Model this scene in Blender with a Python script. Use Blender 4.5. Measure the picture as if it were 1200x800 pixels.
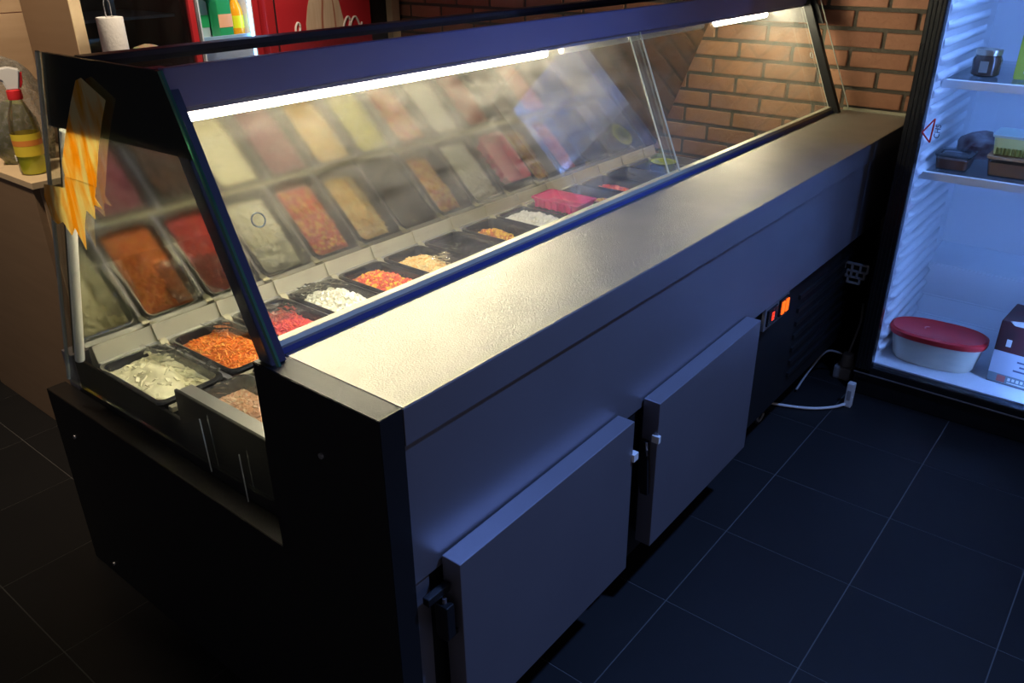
import bpy, bmesh, math, random
from mathutils import Vector, Matrix
random.seed(7)
for _o in list(bpy.data.objects): bpy.data.objects.remove(_o)
scn = bpy.context.scene
COL = scn.collection
R = math.radians

# ------------------------------------------------------------------ camera
def make_camera():
    yaw, pit, rol = R(38.99), R(26.36), R(.43)
    f = Vector((math.cos(yaw)*math.cos(pit), math.sin(yaw)*math.cos(pit), -math.sin(pit)))
    r = Vector((math.sin(yaw), -math.cos(yaw), 0))
    d = f.cross(r)
    r2 = r*math.cos(rol)+d*math.sin(rol); d2 = -r*math.sin(rol)+d*math.cos(rol)
    m = Matrix((r2, -d2, -f)).transposed().to_4x4()
    m.translation = Vector((-.622, -.737, 1.465))
    cd = bpy.data.cameras.new('camera'); cd.sensor_width = 36; cd.lens = 959.4/1200*36
    cd.clip_start = .02
    c = bpy.data.objects.new('camera', cd); c.matrix_world = m; COL.objects.link(c); scn.camera = c
make_camera()

# ------------------------------------------------------------------ world, lamps, exposure
scn.view_settings.view_transform = 'Standard'; scn.view_settings.look = 'None'
scn.view_settings.gamma = 1; scn.view_settings.use_curve_mapping = False
scn.view_settings.exposure = 0.15
w = bpy.data.worlds.new('world'); scn.world = w; w.use_nodes = True
w.node_tree.nodes['Background'].inputs[0].default_value = (.62, .58, .68, 1)
w.node_tree.nodes['Background'].inputs[1].default_value = .18
def lamp(name, kind, loc, power, color, target=None, **kw):
    l = bpy.data.lights.new(name, kind); l.energy = power; l.color = color
    for k, v in kw.items(): setattr(l, k, v)
    o = bpy.data.objects.new(name, l); o.location = loc
    if target is not None:
        o.rotation_euler = (Vector(target)-Vector(loc)).to_track_quat('-Z', 'Y').to_euler()
    COL.objects.link(o); return o
# blue spot over the customer side, warm lamp over the service side
lamp('blue_spot_light', 'SPOT', (1.15, -1.0, 2.62), 190, (.20, .38, 1), (.85, -.2, .4), spot_size=R(70), spot_blend=1.0, shadow_soft_size=.06)
lamp('service_light', 'SPOT', (-.25, 1.25, 2.62), 120, (1, .80, .58), (.5, 2.0, .9), spot_size=R(78), spot_blend=1.0, shadow_soft_size=.1)

lamp('added_cooler_fill', 'SPOT', (1.2, 1.75, 2.62), 150, (1, .86, .70), (1.25, 2.6, 1.1), spot_size=R(74), spot_blend=1.0, shadow_soft_size=.08)  # added fill to brighten the red cooler and paper roll, no known source

# ------------------------------------------------------------------ materials
MATS = {}
def mat(name, col=(.5, .5, .5), rough=.5, metal=0, emit=None, estr=0, noise=None, bump=None, spec=.5, trans=0, alpha=1, sub=0, coat=0, ior=1.45):
    """noise=(scale, amount, colour2) ; bump=(scale, strength[, stretch])"""
    if name in MATS: return MATS[name]
    m = bpy.data.materials.new(name); m.use_nodes = True
    nt = m.node_tree; b = nt.nodes['Principled BSDF']
    b.inputs['Base Color'].default_value = (*col, 1); b.inputs['Roughness'].default_value = rough
    b.inputs['Metallic'].default_value = metal; b.inputs['Specular IOR Level'].default_value = spec
    b.inputs['IOR'].default_value = ior
    if trans: b.inputs['Transmission Weight'].default_value = trans
    if coat: b.inputs['Coat Weight'].default_value = coat
    if sub:
        b.inputs['Subsurface Weight'].default_value = sub; b.inputs['Subsurface Radius'].default_value = (.01, .008, .004)
    if emit:
        b.inputs['Emission Color'].default_value = (*emit, 1); b.inputs['Emission Strength'].default_value = estr
    tc = nt.nodes.new('ShaderNodeTexCoord')
    if noise:
        sc, am, c2 = noise[:3]; st = noise[3] if len(noise) > 3 else (1, 1, 1)
        mp = nt.nodes.new('ShaderNodeMapping'); mp.inputs['Scale'].default_value = st
        nt.links.new(tc.outputs['Object'], mp.inputs[0])
        n = nt.nodes.new('ShaderNodeTexNoise'); n.inputs['Scale'].default_value = sc; n.inputs['Detail'].default_value = 5
        nt.links.new(mp.outputs[0], n.inputs['Vector'])
        r = nt.nodes.new('ShaderNodeValToRGB'); r.color_ramp.elements[0].position = .5-am/2; r.color_ramp.elements[1].position = .5+am/2
        r.color_ramp.elements[0].color = (*col, 1); r.color_ramp.elements[1].color = (*c2, 1)
        nt.links.new(n.outputs['Fac'], r.inputs[0]); nt.links.new(r.outputs[0], b.inputs['Base Color'])
    if bump:
        st = bump[2] if len(bump) > 2 else (1, 1, 1)
        mp = nt.nodes.new('ShaderNodeMapping'); mp.inputs['Scale'].default_value = st
        nt.links.new(tc.outputs['Object'], mp.inputs[0])
        n = nt.nodes.new('ShaderNodeTexNoise'); n.inputs['Scale'].default_value = bump[0]; n.inputs['Detail'].default_value = 4
        nt.links.new(mp.outputs[0], n.inputs['Vector'])
        bp = nt.nodes.new('ShaderNodeBump'); bp.inputs['Strength'].default_value = bump[1]; bp.inputs['Distance'].default_value = .01
        nt.links.new(n.outputs['Fac'], bp.inputs['Height']); nt.links.new(bp.outputs[0], b.inputs['Normal'])
    MATS[name] = m; return m

def glass_mat(name, tint=(.97, .99, .97), refl=1.0, dust=.03, dustcol=(.9, .88, .8), streak=(6, 1, 2), rough=.0, dust_max=.5, scratch=0):
    """thin pane: clear + fresnel reflection + a film of dust and wiping streaks"""
    m = bpy.data.materials.new(name); m.use_nodes = True; nt = m.node_tree; N = nt.nodes; L = nt.links
    for n in list(N): N.remove(n)
    out = N.new('ShaderNodeOutputMaterial'); tr = N.new('ShaderNodeBsdfTransparent'); tr.inputs[0].default_value = (*tint, 1)
    gl = N.new('ShaderNodeBsdfGlossy'); gl.inputs['Roughness'].default_value = rough
    lw = N.new('ShaderNodeFresnel'); lw.inputs['IOR'].default_value = 1.45
    ge = N.new('ShaderNodeNewGeometry')      # plain reflection both ways: flip the ratio on back faces
    mu = N.new('ShaderNodeMath'); mu.operation = 'MULTIPLY'; mu.inputs[1].default_value = refl
    L.new(lw.outputs[0], mu.inputs[0])
    m1 = N.new('ShaderNodeMixShader'); L.new(mu.outputs[0], m1.inputs[0]); L.new(tr.outputs[0], m1.inputs[1]); L.new(gl.outputs[0], m1.inputs[2])
    df = N.new('ShaderNodeBsdfDiffuse'); df.inputs[0].default_value = (*dustcol, 1)
    tl = N.new('ShaderNodeBsdfTranslucent'); tl.inputs[0].default_value = (*dustcol, 1)
    ad = N.new('ShaderNodeMixShader'); ad.inputs[0].default_value = .5; L.new(df.outputs[0], ad.inputs[1]); L.new(tl.outputs[0], ad.inputs[2])
    tc = N.new('ShaderNodeTexCoord'); mp = N.new('ShaderNodeMapping'); mp.inputs['Scale'].default_value = streak
    L.new(tc.outputs['Object'], mp.inputs[0])
    n1 = N.new('ShaderNodeTexNoise'); n1.inputs['Scale'].default_value = 3; n1.inputs['Detail'].default_value = 8; n1.inputs['Roughness'].default_value = .65
    n1.inputs['Distortion'].default_value = .6
    L.new(mp.outputs[0], n1.inputs['Vector'])
    rp = N.new('ShaderNodeMapRange'); rp.inputs['From Min'].default_value = .35; rp.inputs['From Max'].default_value = .8
    rp.inputs['To Min'].default_value = dust*.5; rp.inputs['To Max'].default_value = min(dust*3.0, dust_max)
    L.new(n1.outputs['Fac'], rp.inputs['Value'])
    fac = rp.outputs[0]
    if scratch:
        m_b = N.new('ShaderNodeMapping'); m_b.inputs['Scale'].default_value = (5, 60, 60); m_b.inputs['Rotation'].default_value = (0, .25, 0); L.new(tc.outputs['Object'], m_b.inputs[0])
        n2 = N.new('ShaderNodeTexNoise'); n2.inputs['Scale'].default_value = 2.2; n2.inputs['Detail'].default_value = 6; n2.inputs['Roughness'].default_value = .7; L.new(m_b.outputs[0], n2.inputs['Vector'])
        r2 = N.new('ShaderNodeMapRange'); r2.inputs['From Min'].default_value = .56; r2.inputs['From Max'].default_value = .78; r2.inputs['To Max'].default_value = scratch; L.new(n2.outputs['Fac'], r2.inputs['Value'])
        sm = N.new('ShaderNodeMath'); sm.operation = 'ADD'; L.new(fac, sm.inputs[0]); L.new(r2.outputs[0], sm.inputs[1]); fac = sm.outputs[0]
    m2 = N.new('ShaderNodeMixShader'); L.new(fac, m2.inputs[0]); L.new(m1.outputs[0], m2.inputs[1]); L.new(ad.outputs[0], m2.inputs[2])
    L.new(m2.outputs[0], out.inputs[0]); MATS[name] = m; return m

def clear_mat(name, tint, refl=.8, rough=.05):
    return glass_mat(name, tint, refl, dust=.02, rough=rough)

steel = mat('brushed_steel', (.42, .42, .44), .42, .9, bump=(60, .08, (1, 30, 30)), noise=(3, .6, (.5, .5, .52), (1, 6, 6)))
worksteel = mat('worn_worktop_steel', (.36, .345, .30), .40, .75, noise=(9, .7, (.46, .44, .385)), bump=(330, .22))
dark_steel = mat('dark_grey_steel', (.30, .29, .33), .42, .7, noise=(4, .6, (.34, .33, .37)))
black_coat = mat('black_powder_coat', (.012, .012, .013), .42, 0, bump=(400, .05))
black_gap = mat('black_shadowed_metal', (.006, .006, .007), .6)
navy = mat('navy_painted_metal', (.20, .19, .38), .4, .1, noise=(5, .5, (.22, .21, .40)))
blue_alu = mat('blue_anodised_aluminium', (.05, .07, .26), .3, .5)
mirror = mat('polished_back_panel', (.30, .29, .235), .10, 1.0, bump=(14, .02, (1, 1, 1)))
cream_steel = mat('light_steel_rim', (.54, .51, .39), .36, .5, noise=(12, .6, (.46, .43, .33)))
led_m = mat('led_tube_glow', (1, 1, 1), .5, emit=(1, .86, .60), estr=125)
pan_m = mat('black_polycarbonate', (.016, .016, .02), .16, 0, coat=.3)
front_glass_m = glass_mat('front_glass', (.965, .985, .965), .22, dust=.042, streak=(2, 7, 7), scratch=.14)
end_glass_m = glass_mat('end_glass', (.95, .98, .955), .25, dust=.004, streak=(4, 4, 2))
smoke_glass = glass_mat('smoked_top_glass', (.30, .30, .34), .95, dust=.01)
glass_edge = mat('green_glass_edge', (.05, .22, .14), .15, 0, trans=.3)
clear_edge = mat('pale_glass_edge', (.75, .8, .72), .2, 0, trans=.4)
film = glass_mat('cling_film', (.9, .92, .93), 1.6, dust=.05, streak=(30, 30, 30), rough=.12)
wood = mat('oak_laminate', (.36, .24, .14), .5, noise=(4, .8, (.46, .32, .2), (1, 1, 12)))
wood_dark = mat('brown_laminate', (.17, .105, .06), .5, noise=(4, .8, (.2, .13, .08), (1, 1, 10)))
wood_edge = mat('pale_plywood_edge', (.62, .46, .28), .5, noise=(30, .7, (.7, .54, .34)))
white_pl = mat('white_plastic', (.78, .78, .76), .35)
red_pl = mat('red_plastic', (.72, .03, .035), .35)
grey_pl = mat('grey_plastic', (.32, .32, .32), .45)
fridge_in = mat('white_fridge_liner', (.78, .80, .84), .42)
fridge_led = mat('blue_white_led', (1, 1, 1), .5, emit=(.20, .40, 1), estr=30)
fridge_led_top = mat('blue_white_led_top', (1, 1, 1), .5, emit=(.20, .40, 1), estr=130)
black_gloss = mat('black_gloss_frame', (.01, .01, .011), .25, noise=(20, .7, (.016, .016, .017)))
fridge_glass = glass_mat('fridge_door_glass', (.96, .97, .98), .5, dust=.002)
tile_m = mat('black_slate_tile', (.012, .012, .013), .5, noise=(2.5, .8, (.019, .0185, .019)), bump=(9, .12), spec=.3)
grout_m = mat('grey_grout', (.095, .092, .088), .8)
brick_cols = [mat('terracotta_brick_%s' % n, c, .75, noise=(14, .7, tuple(v*1.15 for v in c)), bump=(60, .35))
              for n, c in (('plain', (.38, .175, .105)), ('pale', (.42, .20, .125)), ('deep', (.33, .145, .09)))]
mortar = mat('dark_grey_mortar', (.13, .115, .095), .9, bump=(120, .4))
dark_wall = mat('dark_painted_plaster', (.035, .03, .03), .8, bump=(40, .15))
red_paint = mat('red_cooler_paint', (.42, .02, .025), .35)
cooler_in = mat('cooler_liner', (.7, .75, .8), .4)
cooler_led = mat('cooler_led', (1, 1, 1), .5, emit=(.22, .52, 1), estr=13)
cooler_dark = glass_mat('dark_cooler_glass', (.62, .65, .70), 1.2, dust=.006)

# ------------------------------------------------------------------ mesh helpers
def link(name, me, m, parent=None, loc=None, rot=None):
    o = bpy.data.objects.new(name, me); COL.objects.link(o)
    if m and not me.materials: me.materials.append(m)
    if parent: o.parent = parent
    if loc is not None: o.location = loc
    if rot is not None: o.rotation_euler = rot
    return o
def me_of(bm, smooth=False, name='mesh'):
    me = bpy.data.meshes.new(name); bm.normal_update(); bm.to_mesh(me); bm.free()
    if smooth:
        for p in me.polygons: p.use_smooth = True
        me.set_sharp_from_angle(angle=R(40)) if hasattr(me, 'set_sharp_from_angle') else None
    return me
def bbox_into(bm, lo, hi, bev=0):
    vs = [bm.verts.new((x, y, z)) for x in (lo[0], hi[0]) for y in (lo[1], hi[1]) for z in (lo[2], hi[2])]
    fs = [bm.faces.new([vs[i] for i in q]) for q in ((0, 1, 3, 2), (4, 6, 7, 5), (0, 4, 5, 1), (2, 3, 7, 6), (0, 2, 6, 4), (1, 5, 7, 3))]
    if bev:
        es = list({e for f in fs for e in f.edges})
        bmesh.ops.bevel(bm, geom=es, offset=bev, segments=2, affect='EDGES', profile=.6)
def box(name, lo, hi, m, parent=None, bev=.0015):
    bm = bmesh.new(); bbox_into(bm, lo, hi, bev)
    return link(name, me_of(bm), m, parent)
def prism(name, pts, axis, a, b, m, parent=None, bev=0):
    """polygon pts (2D) extruded along axis 'x','y','z' from a to b"""
    bm = bmesh.new()
    def P(p, t):
        return {'x': (t, p[0], p[1]), 'y': (p[0], t, p[1]), 'z': (p[0], p[1], t)}[axis]
    A = [bm.verts.new(P(p, a)) for p in pts]; B = [bm.verts.new(P(p, b)) for p in pts]
    bm.faces.new(A); bm.faces.new(B[::-1]); n = len(pts)
    for i in range(n): bm.faces.new((A[i], B[i], B[(i+1) % n], A[(i+1) % n]))
    bmesh.ops.recalc_face_normals(bm, faces=bm.faces[:])
    if bev: bmesh.ops.bevel(bm, geom=bm.edges[:], offset=bev, segments=2, affect='EDGES')
    return link(name, me_of(bm), m, parent)
def loft_bm(bm, rings, cap0=True, cap1=True):
    V = [[bm.verts.new(p) for p in r] for r in rings]; n = len(rings[0])
    for a, b in zip(V, V[1:]):
        for i in range(n): bm.faces.new((a[i], a[(i+1) % n], b[(i+1) % n], b[i]))
    if cap0: bm.faces.new(V[0][::-1])
    if cap1: bm.faces.new(V[-1])
    bmesh.ops.recalc_face_normals(bm, faces=bm.faces[:])
def loft(name, rings, m, parent=None, cap0=True, cap1=True, smooth=True):
    bm = bmesh.new(); loft_bm(bm, rings, cap0, cap1); return link(name, me_of(bm, smooth), m, parent)
def circ(c, r, n=20, z=None, ry=None):
    return [(c[0]+r*math.cos(2*math.pi*i/n), c[1]+(ry or r)*math.sin(2*math.pi*i/n), z) for i in range(n)]
def lathe(name, c, prof, m, parent=None, n=20, ry=None):
    return loft(name, [circ(c, max(r, 1e-4), n, z, (r*ry if ry else None)) for r, z in prof], m, parent)
def rrect(cx, cy, wx, wy, r, z, k=4):
    pts = []
    for sx, sy, a0 in ((1, 1, 0), (-1, 1, 90), (-1, -1, 180), (1, -1, 270)):
        for i in range(k+1):
            a = R(a0+90*i/k); pts.append((cx+sx*(wx/2-r)+r*math.cos(a), cy+sy*(wy/2-r)+r*math.sin(a), z))
    return pts
def tube_bm(bm, pts, r, n=8, closed=False):
    pts = [Vector(p) for p in pts]; rings = []
    up = Vector((0, 0, 1))
    for i, p in enumerate(pts):
        a = pts[i-1] if (i or closed) else p; b = pts[(i+1) % len(pts)] if (i < len(pts)-1 or closed) else p
        t = (b-a).normalized(); u = t.cross(up)
        if u.length < 1e-3: u = t.cross(Vector((1, 0, 0)))
        u.normalize(); v = u.cross(t).normalized()
        rr = r[i] if isinstance(r, (list, tuple)) else r
        rings.append([p+u*rr*math.cos(2*math.pi*k/n)+v*rr*math.sin(2*math.pi*k/n) for k in range(n)])
    if closed: rings.append(rings[0]); loft_bm(bm, rings, False, False)
    else: loft_bm(bm, rings)
def tube(name, pts, r, m, parent=None, n=8, closed=False):
    bm = bmesh.new(); tube_bm(bm, pts, r, n, closed); return link(name, me_of(bm, True), m, parent)
def spline(pts, k=8):
    pts = [Vector(p) for p in pts]; out = []
    for i in range(len(pts)-1):
        p0 = pts[max(i-1, 0)]; p1 = pts[i]; p2 = pts[i+1]; p3 = pts[min(i+2, len(pts)-1)]
        for j in range(k):
            t = j/k
            out.append(.5*((2*p1)+(p2-p0)*t+(2*p0-5*p1+4*p2-p3)*t*t+(3*p1-p0-3*p2+p3)*t**3))
    out.append(pts[-1]); return out
def thing(name, label, cat, loc=(0, 0, 0), group=None):
    o = bpy.data.objects.new(name, None); COL.objects.link(o); o.location = loc; o.empty_display_size = .05
    return tag(o, label, cat, group)
def tag(o, label, cat, group=None, kind=None):
    o['label'] = label; o['category'] = cat
    if group: o['group'] = group
    if kind: o['kind'] = kind
    return o
def struct(o, label=None):
    o['kind'] = 'structure'
    if label: o['label'] = label
    return o
def text(name, s, size, m, parent, loc, rot, ext=.0003, align='CENTER'):
    cu = bpy.data.curves.new('lettering', 'FONT'); cu.body = s; cu.size = size; cu.extrude = ext; cu.align_x = align; cu.align_y = 'CENTER'; cu.resolution_u = 2
    t = bpy.data.objects.new('lettering', cu); COL.objects.link(t)
    bpy.context.view_layer.update()
    me = bpy.data.meshes.new_from_object(t.evaluated_get(bpy.context.evaluated_depsgraph_get()))
    bpy.data.objects.remove(t); return link(name, me, m, parent, loc, rot)

# ------------------------------------------------------------------ floor: grout bed with single tiles
T = 1/3
floor = struct(box('floor', (-3.0, -2.6, -.06), (3.3, 3.5, -.0015), grout_m, None, 0), 'black tiled floor with pale grout lines')
bm = bmesh.new(); bbox_into(bm, (-T/2+.0014, -T/2+.0014, -.01), (T/2-.0014, T/2-.0014, 0), .0005); tile_me = me_of(bm); tile_me.materials.append(tile_m)
for i in range(-8, 6):
    for j in range(-5, 12):
        x = 1.127+T*(i+.5); y = -.405+T*(j+.5)
        if x > 3.1 or y > 3.2 or x < -1.9 or y < -1.8: continue
        t = link('tile', tile_me, None, floor, (x, y, random.uniform(-.0005, .0)))

# ------------------------------------------------------------------ walls
WX = 2.6
wall_r = struct(box('wall_right', (WX+.007, -.02, -.0015), (WX+.14, 3.3, 2.75), mortar, None, 0), 'terracotta brick wall with dark mortar')
BL, BH, MJ = .2015, .0545, .0135
bms = []
for k in range(3):
    bm = bmesh.new(); bbox_into(bm, (0, -BL/2, -BH/2), (.016, BL/2, BH/2), .0045); me = me_of(bm); me.materials.append(brick_cols[k]); bms.append(me)
rest = bmesh.new()
P = BH+MJ
for row in range(-12, 27):
    z = .985+row*P
    if z > 2.68 or z < .1: continue
    off = (.067 if row % 2 else -.043)
    for c in range(-1, 16):
        y0 = off+c*(BL+MJ); y1 = y0+BL
        if y0 > 3.2: continue
        lo = max(y0, -.02); hi = min(y1, 3.28)
        if hi-lo < .02: continue
        if -5 <= row <= 8 and y0 < 2.75:
            o = link('brick', random.choice(bms), None, wall_r, (WX+random.uniform(-.001, .0015), (lo+hi)/2, z), (0, 0, 0))
            o.scale = (1, (hi-lo)/BL, 1)
        else: bbox_into(rest, (WX, lo, z-BH/2), (WX+.016, hi, z+BH/2), 0)
o = link('brickwork', me_of(rest), brick_cols[0], wall_r); o['kind'] = 'stuff'
struct(box('wall_back', (-3, 3.3, -.0015), (3.3, 3.42, 2.75), dark_wall, None, 0), 'dark painted wall behind the drink coolers')
struct(box('wall_side', (3.12, -2.6, -.0015), (3.24, 3.42, 2.75), dark_wall, None, 0), 'dark wall behind the upright fridge')
struct(box('ceiling', (-3, -2.6, 2.75), (3.3, 3.5, 2.85), dark_wall, None, 0), 'dark ceiling')
struct(box('trim_1', (2.515, 2.58, -.004), (2.57, 2.66, 2.75), wood_edge, None, .002), 'pale wooden corner post by the brick wall')
struct(box('wall_niche', (2.385, 2.62, -.004), (2.515, 2.70, 2.75), mat('black_board', (.012, .012, .012), .6), None, .002), 'narrow black board between red cooler and wooden post')

# ------------------------------------------------------------------ display counter
dc = thing('display_counter', 'long black refrigerated salad counter with sloping glass and steel worktop', 'counter')
L0, L1 = .0, 2.53
# end panel: low ledge at the service side, full height at the front
prism('end_panel', [(0, 0), (1.19, 0), (1.19, .51), (.287, .51), (.287, .875), (0, .875)], 'x', 0, .045, black_coat, dc, .0012)
for y, z in ((.139, .762), (1.098, .41), (1.079, .035)):
    b = tube('screw', [(-.003, y, z), (.004, y, z)], [.005, .006], steel, dc, 10)
# body shell
box('body', (.047, .055, .10), (L1, 1.17, .50), black_gap, dc, .002)
box('rear_panel', (.047, 1.12, .10), (L1, 1.17, .60), dark_steel, dc, .002)
prism('far_end_panel', [(0, .0), (1.17, .0), (1.17, .60), (.30, .66), (.287, .83), (0, .83)], 'x', L1-.02, L1, black_coat, dc, .001)
# worktop with its down-turned lip
box('worktop_lip', (.0457, -.0006, .812), (WX-.006, .006, .8735), dark_steel, dc, .0008)
prism('worktop', [(0, .875), (0, .866), (.285, .866), (.285, .875)], 'x', .0455, WX-.004, worksteel, dc, .0012)
box('worktop_upstand', (WX-.012, .02, .8745), (WX-.002, .262, .884), cream_steel, dc, .001)
# front panel
box('front_panel', (.0455, .0075, .545), (L1-.02, .03, .866), dark_steel, dc, .001)
box('door_frame', (.0455, .02, .12), (1.36, .055, .544), black_gap, dc, .001)
box('frame_stile', (.0455, .012, .12), (.085, .022, .541), dark_steel, dc, .001)
box('frame_stile', (.67, .012, .12), (.725, .022, .541), black_gap, dc, .001)
box('machine_grille', (1.385, .03, .13), (L1-.03, .05, .544), black_gap, dc, .002)
for k in range(7):
    box('grille_slat', (1.72, .022, .19+k*.045), (2.42, .032, .205+k*.045), black_coat, dc, .001)
# doors
def door(x0, x1, side, tilt):
    d = box('door', (0, -.04, -.39), (x1-x0, 0, 0), dark_steel, dc, .0015)
    d.location = (x0, .004, .568); d.rotation_euler = (0, tilt, 0)
    box('gasket', (.012, 0, -.378), (x1-x0-.012, .012, -.012), black_coat, d, .002)
    return d
d1 = door(.108, .640, 0, R(-.9)); d2 = door(.745, 1.262, 1, R(-.9))
# latch parts on the facing door edges
box('edge_clip', (.528, -.046, -.098), (.546, -.032, -.080), white_pl, d1, .001)
box('edge_clip', (-.006, -.046, -.098), (.004, -.028, -.080), white_pl, d2, .001)
br = box('latch_bracket', (.512, -.03, -.17), (.52, -.004, -.10), black_coat, d1, .001); br.location = (.02, .0, 0)
tube('latch_hook', [(-.012, -.02, -.10), (-.016, -.024, -.115), (-.010, -.022, -.135)], .0025, steel, d2, 6)
prism('latch_plate', [(-.03, -.24), (-.012, -.24), (-.004, -.20), (-.004, -.10), (-.022, -.10)], 'x', -.012, -.003, black_coat, d2)
# hinge bracket on first door's outer edge
h = box('hinge', (-.030, -.034, -.145), (-.012, -.006, -.075), black_coat, d1, .002)
box('hinge_arm', (-.055, -.020, -.060), (-.004, -.006, -.045), black_coat, d1, .002)
tube('hinge_pin', [(-.020, -.020, -.155), (-.020, -.020, -.065)], .004, dark_steel, d1, 8)
box('hinge_arm', (-.03, -.030, -.150), (-.002, -.012, -.140), black_coat, d1, .001)
# control plate
cp = box('control_plate', (1.405, .008, .474), (1.572, .017, .548), mat('dark_plate', (.14, .14, .15), .4), dc, .0015)
disp = box('thermostat', (1.416, .002, .487), (1.484, .009, .535), black_gloss, cp, .001)
seg = mat('red_digit_glow', (.3, 0, 0), .5, emit=(1, .04, .015), estr=1.6)
def seg_digit(x, z, on, parent):
    W_, H_, t = .014, .024, .0032
    S = {'a': ((x, z+H_-t), (x+W_, z+H_)), 'b': ((x+W_-t, z+H_/2), (x+W_, z+H_)), 'c': ((x+W_-t, z), (x+W_, z+H_/2)), 'd': ((x, z), (x+W_, z+t)),
         'e': ((x, z), (x+t, z+H_/2)), 'f': ((x, z+H_/2), (x+t, z+H_)), 'g': ((x, z+H_/2-t/2), (x+W_, z+H_/2+t/2))}
    bm = bmesh.new()
    for c in on: (a, b) = S[c]; bbox_into(bm, (a[0], .0012, a[1]), (b[0], .0022, b[1]), 0)
    link('digit', me_of(bm), seg, parent)
seg_digit(1.442, .498, 'abcdefg', disp)
sw = box('rocker_switch', (1.498, .001, .488), (1.560, .010, .538), black_gloss, cp, .001)
box('switch_lamp', (1.505, -.002, .494), (1.524, .002, .532), mat('orange_switch_glow', (.4, .08, 0), .4, emit=(1, .13, .01), estr=1.3), sw, .001)
box('switch_lamp', (1.534, -.002, .494), (1.553, .002, .532), MATS['orange_switch_glow'], sw, .001)
# casters
for x, y in ((1.705, .10), (2.42, .12), (2.42, 1.05), (.3, .25), (.3, 1.05)):
    c = bpy.data.objects.new('caster', None)
    bm = bmesh.new(); tube_bm(bm, [(x, y-.012, .038), (x, y+.012, .038)], .038, 20); c = link('caster', me_of(bm, True), black_coat, dc)
    tube('wheel_ring', [(x+.027*math.cos(a*.3927), y-.0135, .038+.027*math.sin(a*.3927)) for a in range(16)], .0035, grey_pl, c, 6, True)
    box('fork', (x-.018, y-.02, .05), (x+.018, y+.02, .104), black_coat, c, .003)

# --- pan well
ZR = .62
box('well_floor', (.05, .30, .50), (L1-.03, 1.11, .508), dark_steel, dc, .001)
box('well_front_wall', (.05, .345, .505), (L1-.03, .365, .655), dark_steel, dc, .001)
prism('well_rear_strip', [(.984, ZR-.02), (1.02, ZR-.02), (1.02, .660), (1.000, .660), (.986, ZR+.004)], 'x', .05, L1-.03, cream_steel, dc, .001)
box('well_rear_lip', (.05, .972, ZR-.004), (L1-.03, .986, ZR+.004), steel, dc, .002)
box('well_middle_strip', (.05, .690, ZR-.014), (L1-.03, .704, ZR-.002), cream_steel, dc, .002)
box('well_front_strip', (.05, .365, ZR+.004), (L1-.03, .425, ZR+.012), cream_steel, dc, .002)
# near end wall: low at the service side, a raised bracket towards the front
prism('well_end_wall', [(.30, .505), (1.10, .505), (1.10, .606), (.655, .606), (.655, .675), (.30, .675)], 'x', .045, .052, black_coat, dc, .001)
box('well_end_bracket', (.052, .30, .655), (.082, .652, .672), steel, dc, .0015)
box('well_end_wall', (L1-.035, .30, .505), (L1-.028, 1.10, .625), steel, dc, .001)
PW, PD, PITCH, X0 = .158, .262, .170, .034
for k in range(1, 15):
    x = X0+k*PITCH-.006
    bar = box('divider_bar', (x-.007, .700, ZR-.013), (x+.007, .972, ZR-.003), dark_steel, dc, .0015)
    prism('bar_hook', [(.955, ZR-.008), (.974, ZR+.0055), (.984, ZR+.007), (.998, .662), (.994, .662), (.980, ZR+.009), (.972, ZR+.008), (.951, ZR-.004)], 'x', x-.009, x+.009, cream_steel, bar, .0006)
for k in range(1, 14):
    x = X0+k*PITCH+.024
    box('divider_bar', (x-.006, .430, ZR-.013), (x+.006, .692, ZR-.003), dark_steel, dc, .0015)
# --- sloping back panel (polished), leaning towards the customer
def rear_y(z): return 1.000-(z-.66)*.40
bp_ = [(rear_y(.658), .658), (rear_y(.658)+.006, .658), (rear_y(1.20)+.006, 1.20), (rear_y(1.20), 1.20)]
prism('back_panel', bp_, 'x', .012, L1-.015, mirror, dc)
# --- end glass panes with black-painted canopy band
def end_glass(x0, x1, near):
    pts = [(.262, .60), (1.043, .585), (.784, 1.297), (.41, 1.297), (.225, .885), (.262, .872)]
    if near: pts = [(.30, .60), (1.043, .585), (.784, 1.297), (.405, 1.297), (.222, .885), (.30, .885)]
    g = prism('end_glass', pts, 'x', x0, x1, end_glass_m, dc)
    return g
g0 = end_glass(.0, .007, True); g1 = end_glass(L1-.007, L1, False)
# green bare glass edges
for g, x in ((g0, .0035), (g1, L1-.0035)):
    tube('glass_edge', [(x, .4035, 1.297), (x, .2205, .886)], .0042 if x < 1 else .002, glass_edge if x < 1 else clear_edge, g, 6)
    tube('glass_edge', [(x, .786, 1.297), (x, 1.045, .585)], .0042, clear_edge, g, 6)
for x in (.0075, L1-.013):
    prism('end_cap', [(.415, 1.296), (.780, 1.296), (.826, 1.170), (.358, 1.176)], 'x', x, x+.006, black_coat, dc)
# white cable channel on the rear edge of the near glass
tube('edge_profile', [(.016, .783, 1.165), (.016, .990, .645)], .010, white_pl, dc, 10)
# --- front posts, navy
def fy(z): return .276+(z-.885)*.43
for x0, x1 in ((.008, .036), (L1-.034, L1-.008)):
    prism('front_post', [(fy(.876)-.026, .876), (fy(.876)+.006, .876), (fy(1.297)+.008, 1.297), (fy(1.297)-.022, 1.297)], 'x', x0, x1, mat('dark_navy_post', (.035, .035, .09), .35) if x0 < 1 else black_coat, dc, .001)
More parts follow.
